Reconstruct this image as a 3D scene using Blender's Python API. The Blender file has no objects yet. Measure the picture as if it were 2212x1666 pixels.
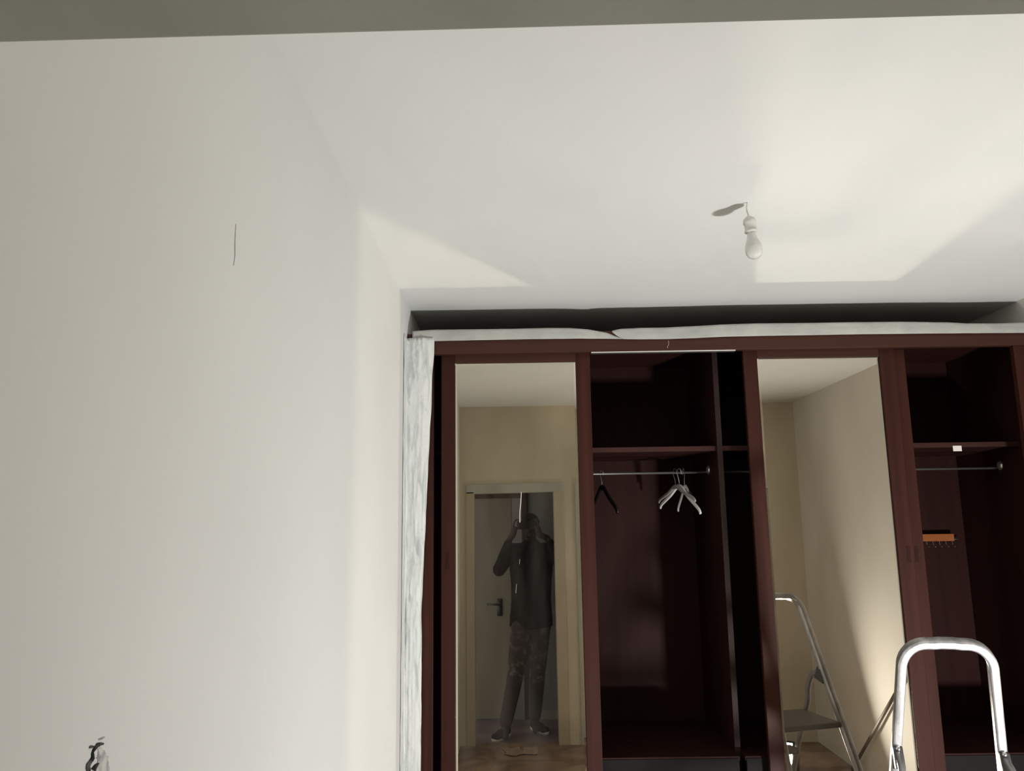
import bpy, bmesh, math, random
from mathutils import Vector, Matrix, noise
random.seed(7)
sc = bpy.context.scene
C = sc.collection
V = Vector

# ---------------------------------------------------------------- camera, world, lamp, exposure
EYE = 1.775                      # lens height above the floor; the lens stands at x = 0, y = 0
F_PX = 1715.0
cn = V((0.00803931, -0.17341936, 0.98481526))
cu = V((-0.0142655, 0.98472697, 0.17352027))
cx = V((0.99986592, 0.01544387, -0.00544261))
cam_d = bpy.data.cameras.new('camera')
cam_d.sensor_width = 36.0
cam_d.lens = F_PX / 2212.0 * 36.0
cam_d.clip_start = 0.01
cam = bpy.data.objects.new('camera', cam_d)
C.objects.link(cam)
R = Matrix(((cx[0], cx[1], -cx[2]), (cn[0], cn[1], -cn[2]), (cu[0], cu[1], -cu[2])))
cam.matrix_world = Matrix.Translation((0, 0, EYE)) @ R.to_4x4()
sc.camera = cam

w = bpy.data.worlds.new('world')
sc.world = w
w.use_nodes = True
w.node_tree.nodes['Background'].inputs[0].default_value = (0.76, 0.74, 0.72, 1)
w.node_tree.nodes['Background'].inputs[1].default_value = 1.15

LAMP = V((1.845, 1.20, 0.14))
AIM = V((-0.38, 0.77, 0.51)).normalized()
ld = bpy.data.lights.new('flood_light', 'AREA')
ld.shape = 'RECTANGLE'
ld.size = 0.19
ld.size_y = 0.14
ld.energy = 58.5
ld.color = (1.0, 0.991, 0.972)
ld.spread = math.radians(152)
lamp_ob = bpy.data.objects.new('flood_light', ld)
C.objects.link(lamp_ob)
lamp_rot = AIM.to_track_quat('Z', 'Y').to_matrix().to_4x4()
lamp_ob.matrix_world = Matrix.Translation(LAMP) @ lamp_rot @ Matrix.Rotation(math.pi, 4, 'X')

sc.view_settings.view_transform = 'Standard'
sc.view_settings.look = 'None'
sc.view_settings.gamma = 1.0
sc.view_settings.exposure = 0.0
sc.view_settings.use_curve_mapping = False
cy = sc.cycles
cy.use_denoising = True
cy.max_bounces = 9
cy.diffuse_bounces = 5
cy.glossy_bounces = 6
cy.caustics_reflective = True
cy.sample_clamp_indirect = 0.0
cy.use_guiding = True
cy.use_surface_guiding = True
cy.guiding_training_samples = 64
cy.blur_glossy = 0.0

D = 3.65          # the wardrobe's mirror doors
XL, XR = -0.505, 2.42
YW = 0.395        # room face of the wall with the door
ZC = EYE + 1.03   # ceiling

def ray(px, py):
    v = V((px - 1106.0, 833.0 - py, F_PX))
    a, b, c = v.dot(cx), v.dot(cn), v.dot(cu)
    return a / b, c / b
def at(px, py, Y):
    a, b = ray(px, py)
    return V((a * Y, Y, EYE + b * Y))

# ---------------------------------------------------------------- materials
def mat(name, col, rough=0.6, metal=0.0, spec=0.5, col2=None, scale=(4, 4, 4), fac=(0.35, 0.7), bump=0.0,
        bscale=60, detail=6, dist=0.0):
    m = bpy.data.materials.new(name)
    m.use_nodes = True
    nt = m.node_tree
    b = nt.nodes['Principled BSDF']
    b.inputs['Base Color'].default_value = (*col, 1)
    b.inputs['Roughness'].default_value = rough
    b.inputs['Metallic'].default_value = metal
    b.inputs['Specular IOR Level'].default_value = spec
    tc = nt.nodes.new('ShaderNodeTexCoord')
    if col2:
        mp = nt.nodes.new('ShaderNodeMapping')
        mp.inputs['Scale'].default_value = scale
        n = nt.nodes.new('ShaderNodeTexNoise')
        n.inputs['Scale'].default_value = 1.0
        n.inputs['Detail'].default_value = detail
        n.inputs['Distortion'].default_value = dist
        r = nt.nodes.new('ShaderNodeValToRGB')
        r.color_ramp.elements[0].position = fac[0]
        r.color_ramp.elements[1].position = fac[1]
        r.color_ramp.elements[0].color = (*col, 1)
        r.color_ramp.elements[1].color = (*col2, 1)
        nt.links.new(tc.outputs['Object'], mp.inputs['Vector'])
        nt.links.new(mp.outputs['Vector'], n.inputs['Vector'])
        nt.links.new(n.outputs['Fac'], r.inputs['Fac'])
        nt.links.new(r.outputs['Color'], b.inputs['Base Color'])
    if bump:
        n2 = nt.nodes.new('ShaderNodeTexNoise')
        n2.inputs['Scale'].default_value = bscale
        n2.inputs['Detail'].default_value = 4
        bp = nt.nodes.new('ShaderNodeBump')
        bp.inputs['Strength'].default_value = bump
        bp.inputs['Distance'].default_value = 0.01
        nt.links.new(tc.outputs['Object'], n2.inputs['Vector'])
        nt.links.new(n2.outputs['Fac'], bp.inputs['Height'])
        nt.links.new(bp.outputs['Normal'], b.inputs['Normal'])
    return m

M = {}
M['paint'] = mat('white_wall_paint', (0.735, 0.745, 0.73), 0.85, col2=(0.78, 0.79, 0.775), scale=(1.2, 1.2, 1.2), bump=0.06, bscale=5)
M['ceil'] = mat('white_ceiling_paint', (0.73, 0.755, 0.74), 0.85, col2=(0.795, 0.80, 0.785), scale=(1.6, 1.1, 1), fac=(0.3, 0.72), bump=0.08, bscale=4, dist=0.6)
M['old'] = mat('old_cream_plaster', (0.62, 0.56, 0.44), 0.85, col2=(0.70, 0.64, 0.51), scale=(2, 2, 1.1), fac=(0.35, 0.65), bump=0.1, bscale=8)
M['old_right'] = mat('pale_right_wall_plaster', (0.70, 0.67, 0.61), 0.85, col2=(0.76, 0.735, 0.675), scale=(2, 2, 1.1), fac=(0.35, 0.65), bump=0.1, bscale=8)
M['door_paint'] = mat('cream_gloss_paint', (0.56, 0.50, 0.38), 0.5, col2=(0.48, 0.42, 0.31), scale=(5, 5, 1), bump=0.03)
M['grey_paint'] = mat('dull_grey_paint', (0.53, 0.545, 0.49), 0.7, col2=(0.44, 0.455, 0.41), scale=(9, 3, 3), bump=0.05)
M['hall'] = mat('hall_grey_paint', (0.42, 0.42, 0.42), 0.8, col2=(0.33, 0.33, 0.33), scale=(2, 2, 2))
M['olive'] = mat('hall_door_paint', (0.36, 0.34, 0.28), 0.6, col2=(0.29, 0.275, 0.225), scale=(3, 3, 1))
M['floor'] = mat('dusty_brown_floor', (0.20, 0.13, 0.085), 0.75, col2=(0.38, 0.28, 0.20), scale=(3, 3, 3), fac=(0.35, 0.65), bump=0.2, bscale=14, dist=1.2)
M['hallfloor'] = mat('hall_floor_tiles', (0.20, 0.165, 0.18), 0.5, col2=(0.30, 0.25, 0.26), scale=(2.5, 5, 1))
M['wood'] = mat('dark_red_wood_veneer', (0.035, 0.0100, 0.0068), 0.52, spec=0.15, col2=(0.054, 0.0165, 0.0110), scale=(30, 30, 0.9), fac=(0.3, 0.75), bump=0.03, bscale=40, dist=0.4)
M['wood_h'] = mat('dark_red_wood_cross', (0.050, 0.020, 0.014), 0.52, spec=0.18, col2=(0.070, 0.027, 0.018), scale=(0.9, 30, 30), fac=(0.3, 0.75), bump=0.03, bscale=40, dist=0.4)
M['inside'] = mat('wardrobe_inside_veneer', (0.026, 0.0090, 0.0075), 0.6, spec=0.12, col2=(0.036, 0.0115, 0.0095), scale=(22, 22, 0.7), fac=(0.3, 0.75), dist=0.4)
M['edge'] = mat('worn_panel_edging', (0.036, 0.023, 0.021), 0.6, spec=0.1, col2=(0.024, 0.014, 0.013), scale=(6, 6, 2))
M['shelf_edge'] = mat('reddish_shelf_edging', (0.060, 0.024, 0.019), 0.6, spec=0.15, col2=(0.044, 0.017, 0.014), scale=(5, 5, 5))
M['drawer'] = mat('grey_drawer_face', (0.016, 0.0135, 0.014), 0.7, spec=0.1, col2=(0.012, 0.010, 0.0105), scale=(2, 2, 2))
M['alu'] = mat('brushed_aluminium', (0.66, 0.66, 0.67), 0.32, metal=0.72, col2=(0.46, 0.46, 0.48), scale=(30, 30, 6), fac=(0.4, 0.6), bump=0.05, bscale=120)
M['front_alu'] = mat('dull_grey_ladder_tube', (0.34, 0.34, 0.35), 0.4, metal=0.7)
M['alu_bright'] = mat('polished_track_metal', (0.85, 0.84, 0.82), 0.3, metal=0.9)
M['chrome'] = mat('worn_chrome', (0.7, 0.7, 0.7), 0.2, metal=1.0)
M['rail'] = mat('dull_rail_metal', (0.22, 0.21, 0.20), 0.45, metal=0.7)
M['tape'] = mat('masking_paper', (0.40, 0.415, 0.39), 0.7, col2=(0.50, 0.50, 0.47), scale=(7, 7, 7), fac=(0.35, 0.65), bump=0.35, bscale=30)
M['tape_v'] = mat('painted_masking_paper', (0.56, 0.60, 0.585), 0.7, col2=(0.80, 0.82, 0.80), scale=(38, 38, 5), fac=(0.36, 0.52), bump=0.7, bscale=26, dist=1.0)
M['white_plastic'] = mat('white_plastic', (0.80, 0.79, 0.76), 0.35)
M['hanger_w'] = mat('pale_hanger_plastic', (0.36, 0.335, 0.32), 0.35)
M['black_plastic'] = mat('black_plastic', (0.012, 0.011, 0.011), 0.35)
M['dark_metal'] = mat('dark_metal', (0.10, 0.10, 0.105), 0.45, metal=0.6)
M['socket'] = mat('lamp_holder_plastic', (0.66, 0.65, 0.61), 0.45)
M['orange_wood'] = mat('orange_varnished_wood', (0.42, 0.13, 0.035), 0.45, col2=(0.33, 0.095, 0.025), scale=(4, 30, 30))
M['recess'] = mat('ceiling_box_grey', (0.30, 0.295, 0.26), 0.9, col2=(0.25, 0.245, 0.22), scale=(20, 20, 20))
M['label'] = mat('white_label_paper', (0.85, 0.82, 0.76), 0.6)
M['red'] = mat('red_plastic', (0.55, 0.06, 0.03), 0.4)
M['paper'] = mat('crumpled_kraft_paper', (0.34, 0.26, 0.19), 0.85, col2=(0.42, 0.33, 0.25), scale=(9, 9, 9))
M['pole'] = mat('grey_brown_pole', (0.20, 0.165, 0.13), 0.5, col2=(0.15, 0.12, 0.095), scale=(20, 20, 3))
M['skin'] = mat('brown_skin', (0.045, 0.024, 0.017), 0.5, bump=0.05, bscale=90)
M['shirt'] = mat('black_cotton', (0.009, 0.007, 0.007), 0.95, col2=(0.016, 0.013, 0.013), scale=(9, 9, 9), bump=0.3, bscale=24)
M['hair'] = mat('black_hair', (0.012, 0.009, 0.008), 0.7, bump=0.6, bscale=160)
M['shoe'] = mat('black_shoe_fabric', (0.02, 0.018, 0.02), 0.8, bump=0.2, bscale=90)
M['eye'] = mat('eye_white', (0.7, 0.68, 0.65), 0.2)
M['iris'] = mat('dark_iris', (0.02, 0.012, 0.008), 0.2)
M['lip'] = mat('lip_skin', (0.12, 0.045, 0.04), 0.5)
M['scuffed'] = mat('black_scuffed_filler', (0.010, 0.010, 0.010), 0.9, col2=(0.10, 0.105, 0.10), scale=(70, 70, 70), fac=(0.48, 0.68))
M['smear'] = mat('grey_smeared_plaster', (0.34, 0.34, 0.33), 0.9, col2=(0.70, 0.70, 0.68), scale=(75, 75, 75), fac=(0.38, 0.60))
M['crack'] = mat('crack_grey', (0.40, 0.395, 0.375), 0.9)  # one even grey for the hairline crack itself

# mirror: old, warm-tinted silvering with faint dust
m = bpy.data.materials.new('old_mirror'); m.use_nodes = True; nt = m.node_tree
b = nt.nodes['Principled BSDF']
b.inputs['Base Color'].default_value = (0.60, 0.55, 0.465, 1); b.inputs['Metallic'].default_value = 1; b.inputs['Roughness'].default_value = 0.0
df = nt.nodes.new('ShaderNodeBsdfDiffuse'); df.inputs['Color'].default_value = (0.45, 0.40, 0.36, 1)
mx = nt.nodes.new('ShaderNodeMixShader')
tc = nt.nodes.new('ShaderNodeTexCoord'); mp = nt.nodes.new('ShaderNodeMapping'); mp.inputs['Scale'].default_value = (9, 9, 1.3); mp.inputs['Rotation'].default_value = (0, 0.35, 0)
nz = nt.nodes.new('ShaderNodeTexNoise'); nz.inputs['Scale'].default_value = 1.5; nz.inputs['Detail'].default_value = 5
rp = nt.nodes.new('ShaderNodeMapRange'); rp.inputs[1].default_value = 0.42; rp.inputs[2].default_value = 0.75; rp.inputs[3].default_value = 0.006; rp.inputs[4].default_value = 0.05
nt.links.new(tc.outputs['Object'], mp.inputs[0]); nt.links.new(mp.outputs[0], nz.inputs[0]); nt.links.new(nz.outputs['Fac'], rp.inputs[0])
nt.links.new(rp.outputs[0], mx.inputs[0]); nt.links.new(b.outputs[0], mx.inputs[1]); nt.links.new(df.outputs[0], mx.inputs[2])
nt.links.new(mx.outputs[0], nt.nodes['Material Output'].inputs['Surface'])
M['mirror'] = m
# bulb glass: faintly frosted
m = bpy.data.materials.new('bulb_glass'); m.use_nodes = True; nt = m.node_tree
b = nt.nodes['Principled BSDF']
b.inputs['Base Color'].default_value = (0.86, 0.86, 0.83, 1); b.inputs['Roughness'].default_value = 0.03
b.inputs['Transmission Weight'].default_value = 0.25; b.inputs['Coat Weight'].default_value = 0.6
M['bulb'] = m
# trousers: grey-brown cloth, darker shins, white plaster dust around the knees
m = mat('dusty_grey_trousers', (0.050, 0.042, 0.044), 0.95, bump=0.25, bscale=26); nt = m.node_tree
b = nt.nodes['Principled BSDF']; tc = nt.nodes.new('ShaderNodeTexCoord'); sp = nt.nodes.new('ShaderNodeSeparateXYZ')
nt.links.new(tc.outputs['Object'], sp.inputs[0])
cr = nt.nodes.new('ShaderNodeValToRGB'); mr = nt.nodes.new('ShaderNodeMapRange'); mr.inputs[1].default_value = 0.0; mr.inputs[2].default_value = 1.0
nt.links.new(sp.outputs[2], mr.inputs[0]); nt.links.new(mr.outputs[0], cr.inputs[0])
cr.color_ramp.elements[0].position = 0.40; cr.color_ramp.elements[0].color = (0, 0, 0, 1)
cr.color_ramp.elements[1].position = 0.60; cr.color_ramp.elements[1].color = (0.25, 0.25, 0.25, 1)
e = cr.color_ramp.elements.new(0.46); e.color = (1, 1, 1, 1)
n1 = nt.nodes.new('ShaderNodeTexNoise'); n1.inputs['Scale'].default_value = 16; n1.inputs['Detail'].default_value = 8
nt.links.new(tc.outputs['Object'], n1.inputs[0])
r1 = nt.nodes.new('ShaderNodeMapRange'); r1.inputs[1].default_value = 0.5; r1.inputs[2].default_value = 0.68
nt.links.new(n1.outputs['Fac'], r1.inputs[0])
mu = nt.nodes.new('ShaderNodeMath'); mu.operation = 'MULTIPLY'; nt.links.new(cr.outputs[0], mu.inputs[0]); nt.links.new(r1.outputs[0], mu.inputs[1])
mxc = nt.nodes.new('ShaderNodeMix'); mxc.data_type = 'RGBA'
mxc.inputs[6].default_value = (0.075, 0.064, 0.064, 1); mxc.inputs[7].default_value = (0.42, 0.40, 0.38, 1)
nt.links.new(mu.outputs[0], mxc.inputs[0]); nt.links.new(mxc.outputs[2], b.inputs['Base Color'])
M['trousers'] = m

# ---------------------------------------------------------------- mesh helpers
def link(name, bm, m, parent=None, smooth=False, bevel=0.0, mats=None):
    me = bpy.data.meshes.new(name)
    bmesh.ops.recalc_face_normals(bm, faces=bm.faces)
    bm.to_mesh(me); bm.free()
    for mm in (mats or [m]):
        me.materials.append(mm)
    if smooth:
        for p in me.polygons: p.use_smooth = True
    o = bpy.data.objects.new(name, me)
    C.objects.link(o)
    if parent: o.parent = parent
    if bevel:
        bv = o.modifiers.new('bevel', 'BEVEL'); bv.width = bevel; bv.segments = 2; bv.limit_method = 'ANGLE'
    return o
def tag(o, label=None, cat=None, group=None, kind=None):
    if label: o['label'] = label
    if cat: o['category'] = cat
    if group: o['group'] = group
    if kind: o['kind'] = kind
    return o
def empty(name, loc, label, cat, group=None):
    o = bpy.data.objects.new(name, None); C.objects.link(o); o.location = loc
    o.empty_display_size = 0.05
    return tag(o, label, cat, group)
def box(bm, x0, x1, y0, y1, z0, z1, mtx=None):
    vs = [bm.verts.new((x, y, z)) for x in (x0, x1) for y in (y0, y1) for z in (z0, z1)]
    if mtx:
        for v in vs: v.co = mtx @ v.co
    for f in ((0, 1, 3, 2), (4, 6, 7, 5), (0, 4, 5, 1), (2, 3, 7, 6), (0, 2, 6, 4), (1, 5, 7, 3)):
        bm.faces.new([vs[i] for i in f])
    return vs
def bx(*a, mtx=None):
    bm = bmesh.new(); box(bm, *a, mtx=mtx); return bm
def smooth_path(pts, n=6):
    pts = [V(p) for p in pts]
    out = []
    for i in range(len(pts) - 1):
        p0 = pts[max(i - 1, 0)]; p1 = pts[i]; p2 = pts[i + 1]; p3 = pts[min(i + 2, len(pts) - 1)]
        for k in range(n):
            t = k / n
            out.append(0.5 * ((2 * p1) + (p2 - p0) * t + (2 * p0 - 5 * p1 + 4 * p2 - p3) * t * t + (3 * p1 - p0 - 3 * p2 + p3) * t ** 3))
    out.append(pts[-1])
    return out
def tube(bm, pts, r, seg=10, ref=None, section=None, cap=True):
    """sweep a circle (radius or list of radii) or a closed 2-D section along pts; ref keeps the section upright"""
    pts = [V(p) for p in pts]
    n = len(pts); rings = []
    up = V(ref) if ref else None
    for i, p in enumerate(pts):
        t = (pts[min(i + 1, n - 1)] - pts[max(i - 1, 0)]).normalized()
        if up is None:
            up = t.orthogonal()
        a = (up - t * up.dot(t))
        if a.length < 1e-6: a = t.orthogonal()
        a.normalize(); bb = t.cross(a)
        if not ref: up = a
        rr = r[i] if isinstance(r, (list, tuple)) else r
        if section:
            ring = [bm.verts.new(p + bb * sx * rr + a * sy * rr) for sx, sy in section]
        else:
            ring = [bm.verts.new(p + (a * math.cos(2 * math.pi * k / seg) + bb * math.sin(2 * math.pi * k / seg)) * rr) for k in range(seg)]
        rings.append(ring)
    m = len(rings[0])
    for i in range(n - 1):
        for k in range(m):
            bm.faces.new((rings[i][k], rings[i][(k + 1) % m], rings[i + 1][(k + 1) % m], rings[i + 1][k]))
    if cap:
        bm.faces.new(rings[0][::-1]); bm.faces.new(rings[-1])
def rrect(wd, dp, rad, n=4):
    out = []
    for sx, sy, a0 in ((1, 1, 0), (-1, 1, 90), (-1, -1, 180), (1, -1, 270)):
        for k in range(n + 1):
            a = math.radians(a0 + 90 * k / n)
            out.append((sx * (wd / 2 - rad) + math.cos(a) * rad, sy * (dp / 2 - rad) + math.sin(a) * rad))
    return out
def lathe(bm, prof, seg=28, mtx=None):
    rings = []
    for r, z in prof:
        if r < 1e-5:
            rings.append([bm.verts.new((0, 0, z))])
        else:
            rings.append([bm.verts.new((r * math.cos(2 * math.pi * k / seg), r * math.sin(2 * math.pi * k / seg), z)) for k in range(seg)])
    for a, b2 in zip(rings, rings[1:]):
        for k in range(seg):
            q = [a[k % len(a)], a[(k + 1) % len(a)], b2[(k + 1) % len(b2)], b2[k % len(b2)]]
            q2 = []
            for v in q:
                if v not in q2: q2.append(v)
            if len(q2) > 2: bm.faces.new(q2)
    if mtx:
        for ring in rings:
            for v in ring: v.co = mtx @ v.co
def ellipsoid(bm, c, r, seg=20, rings=12, rot=None):
    mt = Matrix.Translation(c) @ (rot.to_4x4() if rot else Matrix.Identity(4)) @ Matrix.Diagonal((*r, 1))
    bmesh.ops.create_uvsphere(bm, u_segments=seg, v_segments=rings, radius=1.0, matrix=mt)
def struct(name, bm, m, **k):
    o = link(name, bm, m, **k); o['kind'] = 'structure'; return o

# ---------------------------------------------------------------- the room
struct('ceiling', bx(XL - 0.1, XR + 0.1, YW - 0.1, 4.53, ZC, ZC + 0.1), M['ceil'])
struct('wall_left', bx(XL - 0.1, XL, 0.25, 4.5, 0, ZC + 0.1), M['paint'])
struct('wall_right', bx(XR, XR + 0.1, YW - 0.1, 4.5, 0, ZC + 0.1), M['old_right'])
struct('wall_back', bx(XL - 0.1, XR + 0.1, 4.43, 4.53, 0, ZC + 0.1), M['paint'])
struct('floor', bx(XL - 0.1, XR + 0.1, YW - 0.1, 4.5, -0.1, 0), M['floor'])
# wall with the doorway (openings: the doorway itself and a closed second door)
JL, JR, DH = -0.379, 0.305, EYE + 0.277
bm = bmesh.new()
box(bm, XL, JL - 0.012, YW - 0.105, YW, 0, ZC)
box(bm, JL - 0.012, JR + 0.012, YW - 0.105, YW, DH + 0.02, ZC)
box(bm, JR + 0.012, XR, YW - 0.105, YW, 0, ZC)
struct('wall_front', bm, M['old'])
# cream frame of the doorway the photographer stands in
bm = bmesh.new()
tilt = Matrix.Translation((0, 0, DH)) @ Matrix.Rotation(math.radians(-0.62), 4, 'Y') @ Matrix.Translation((0, 0, -DH))
box(bm, JL - 0.07, JL, YW - 0.12, YW + 0.014, 0, DH + 0.012)
box(bm, JR, JR + 0.085, YW - 0.12, YW + 0.014, 0, DH + 0.012)
fr = struct('door_1', bm, M['door_paint'], bevel=0.004)
link('door_head', bx(JL - 0.068, JR + 0.083, YW - 0.12, YW + 0.014, DH, DH + 0.078, mtx=tilt), M['grey_paint'], fr, bevel=0.003)
bm = bmesh.new()
box(bm, 0.49, 0.55, YW, YW + 0.02, 0, DH + 0.08); box(bm, 1.25, 1.31, YW, YW + 0.02, 0, DH + 0.08); box(bm, 0.55, 1.25, YW, YW + 0.02, DH, DH + 0.08)
d2 = struct('door_2', bm, M['grey_paint'], bevel=0.003)
bm = bx(0.552, 1.248, YW, YW + 0.008, 0.005, DH - 0.002)
for z0, z1 in ((0.2, 0.95), (1.1, 1.9)):
    box(bm, 0.66, 1.14, YW + 0.006, YW + 0.014, z0, z1)
link('door_leaf', bm, M['olive'], d2, bevel=0.003)

# hall behind the photographer
HY = -0.50
struct('hall_floor', bx(-1.6, 1.5, HY - 0.1, YW - 0.1, -0.1, 0.0), M['hallfloor'])['label'] = 'purple grey hall floor'
struct('hall_ceiling', bx(-1.6, 1.5, HY - 0.1, YW - 0.105, 2.62, 2.70), M['hall'])
struct('wall_hall', bx(-1.6, 1.5, HY - 0.1, HY, 0, 2.62), M['hall'])
struct('wall_hall_right', bx(1.5, 1.6, HY - 0.1, YW - 0.1, 0, 2.62), M['hall'])
struct('baseboard_hall', bx(0.16, 1.5, HY, HY + 0.015, 0, 0.075), M['grey_paint'])
bm = bmesh.new()
box(bm, -0.86, 0.085, HY, HY + 0.025, 2.035, 2.085); box(bm, 0.03, 0.085, HY, HY + 0.025, 0, 2.035); box(bm, -0.86, -0.80, HY, HY + 0.025, 0, 2.035)
M['hall_brown'] = mat('brown_door_frame', (0.085, 0.05, 0.035), 0.5, col2=(0.12, 0.07, 0.05), scale=(14, 14, 2))
d3 = struct('door_3', bm, M['hall_brown'], bevel=0.003)
bm = bx(-0.80, -0.07, HY, HY + 0.012, 0.01, 2.035)
link('door_leaf', bm, M['olive'], d3, bevel=0.002)
link('door_reveal', bx(-0.07, 0.03, HY, HY + 0.006, 0, 2.035), M['hall'], d3)
bm = bmesh.new()
box(bm, -0.215, -0.165, HY + 0.012, HY + 0.018, 0.93, 1.09)
tube(bm, [(-0.19, HY + 0.015, 1.04), (-0.19, HY + 0.06, 1.04), (-0.20, HY + 0.065, 1.04), (-0.31, HY + 0.065, 1.045)], 0.010, 8)
link('door_handle', bm, M['dark_metal'], d3, smooth=True)

# marks in the left wall
def wallpt(px, py):
    a, b2 = ray(px, py); Y = XL / a
    return V((XL, Y, EYE + b2 * Y))
def ribbon(bm, pts, wpx, lift):
    pp = smooth_path([(p[0], p[1], 0) for p in pts], 5)
    n = len(pp); L = []; Rr = []
    for i, p in enumerate(pp):
        t = (pp[min(i + 1, n - 1)] - pp[max(i - 1, 0)]).normalized(); nn = V((-t.y, t.x, 0))
        k = i / (n - 1) * (len(wpx) - 1); j = min(int(k), len(wpx) - 2); ww = wpx[j] + (wpx[j + 1] - wpx[j]) * (k - j)
        ww *= 0.5 * (1 + 0.35 * noise.noise(V((p.x, p.y, 0)) * 0.35))
        a = p + nn * ww; c = p - nn * ww
        L.append(wallpt(a.x, a.y)); Rr.append(wallpt(c.x, c.y))
    fl = [bm.verts.new(q + V((lift, 0, 0))) for q in L]; frr = [bm.verts.new(q + V((lift, 0, 0))) for q in Rr]
    bl = [bm.verts.new(q + V((-0.002, 0, 0))) for q in L]; br = [bm.verts.new(q + V((-0.002, 0, 0))) for q in Rr]
    for i in range(n - 1):
        bm.faces.new((fl[i], fl[i + 1], frr[i + 1], frr[i])); bm.faces.new((fl[i], bl[i], bl[i + 1], fl[i + 1])); bm.faces.new((frr[i], frr[i + 1], br[i + 1], br[i]))
    bm.faces.new((fl[0], frr[0], br[0], bl[0])); bm.faces.new((fl[-1], bl[-1], br[-1], frr[-1]))
root = empty('wall_scar', wallpt(205, 1660), 'black and grey chipped patch low on the left wall', 'wall damage')
bm = bmesh.new()
ribbon(bm, [(222, 1607), (212, 1609), (205, 1616), (199, 1626), (199, 1638), (194, 1646), (189, 1655), (190, 1668), (194, 1684), (200, 1700)], [4, 7, 6, 3, 6, 6, 8, 9, 7, 4], 0.0015)
ribbon(bm, [(192, 1616), (196, 1614), (201, 1613)], [3, 5, 3], 0.0014)
ribbon(bm, [(200, 1664), (206, 1655), (212, 1649)], [10, 6, 2], 0.0014)
o = link('black_gouge', bm, M['scuffed']); o.parent = root; o.matrix_parent_inverse = Matrix.Translation(-root.location)
bm = bmesh.new()
ribbon(bm, [(214, 1617), (219, 1628), (221, 1642), (221, 1660), (216, 1680), (212, 1696)], [6, 18, 24, 26, 22, 6], 0.0007)
ribbon(bm, [(212, 1598), (219, 1596), (225, 1592)], [2, 4, 2], 0.0007)
o = link('grey_smear', bm, M['smear']); o.parent = root; o.matrix_parent_inverse = Matrix.Translation(-root.location)
bm = bmesh.new()
ribbon(bm, [(509, 484), (508, 505), (507, 530), (507, 552), (504, 574)], [0.8, 1.6, 2.4, 1.8, 0.8], 0.0006)
tag(link('wall_crack', bm, M['crack']), 'thin upright hairline crack high on the white left wall', 'crack')

# ---------------------------------------------------------------- the wardrobe
W = empty('wardrobe', (1.0, D, 0), 'dark red-brown built-in wardrobe with mirrored sliding doors and open bays', 'wardrobe')
Wi = Matrix.Translation(-W.location)
def wp(name, bm, m, parent=None, **k):
    o = link(name, bm, m, **k)
    if parent is None:
        o.parent = W; o.matrix_parent_inverse = Wi
    else:
        o.parent = parent; o.matrix_parent_inverse = Matrix.Identity(4)
    return o
ZF = EYE + 0.885       # top of the fascia
FY = 3.60
wp('fascia', bx(XL + 0.002, XR - 0.002, FY, FY + 0.035, EYE + 0.787, ZF), M['wood_h'], bevel=0.002)
wp('top_panel', bx(XL + 0.002, XR - 0.002, FY + 0.035, 4.42, ZF - 0.025, ZF - 0.002), M['inside'])
wp('side_stile', bx(XL + 0.002, -0.381, FY, FY + 0.03, 0.0, EYE + 0.787), M['wood'], bevel=0.002)
wp('side_stile', bx(2.298, XR - 0.002, FY, FY + 0.03, 0.0, EYE + 0.787), M['wood'], bevel=0.002)
wp('side_panel', bx(XL + 0.004, XL + 0.024, FY + 0.03, 4.40, 0.0, ZF - 0.025), M['inside'])
wp('side_panel', bx(XR - 0.024, XR - 0.004, FY + 0.03, 4.40, 0.0, ZF - 0.025), M['inside'])
wp('back_panel', bx(XL + 0.024, XR - 0.024, 4.36, 4.38, 0.0, ZF - 0.025), M['inside'])
PY = 3.78
px_ = 0.2548 * PY
pt_ = wp('partition', bx(px_ - 0.012, px_ + 0.012, PY, 4.36, 0.0, ZF - 0.025), M['inside'])
wp('edge_strip', bx(px_ - 0.0125, px_ + 0.0125, PY - 0.002, PY, 0.0, ZF - 0.03), M['edge'], pt_)
ZS = EYE + 0.092 * 3.80
for xa, xb in ((XL + 0.024, px_ - 0.012), (px_ + 0.012, XR - 0.024)):
    s = wp('shelf', bx(xa, xb, 3.80, 4.36, ZS - 0.012, ZS + 0.010), M['inside'])
    wp('edge_strip', bx(xa, xb, 3.798, 3.80, ZS - 0.0125, ZS + 0.0105), M['shelf_edge'], s)
    if xa > 0.5:
        t = at(2068, 969, 3.795)
        o = wp('label_sticker', bx(t.x - 0.020, t.x + 0.021, 3.7955, 3.798, t.z - 0.013, t.z + 0.013), M['label'], s)
        o['label'] = 'small white sticker'
ZD = 0.767
for xa, xb in ((XL + 0.024, px_ - 0.012), (px_ + 0.012, XR - 0.024)):
    wp('drawer_top', bx(xa, xb, 3.705, 4.36, ZD - 0.018, ZD), M['inside'])
    for k in range(3):
        dr = wp('drawer', bx(xa + 0.004, xb - 0.004, 3.70, 3.72, 0.06 + k * 0.236, 0.06 + k * 0.236 + 0.228), M['drawer'], bevel=0.002)
        wp('finger_slot', bx((xa + xb) / 2 - 0.06, (xa + xb) / 2 + 0.06, 3.697, 3.702, 0.25 + k * 0.236, 0.262 + k * 0.236), M['black_plastic'], dr)
wp('plinth', bx(XL + 0.024, XR - 0.024, 3.715, 3.735, 0, 0.055), M['inside'])
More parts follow.
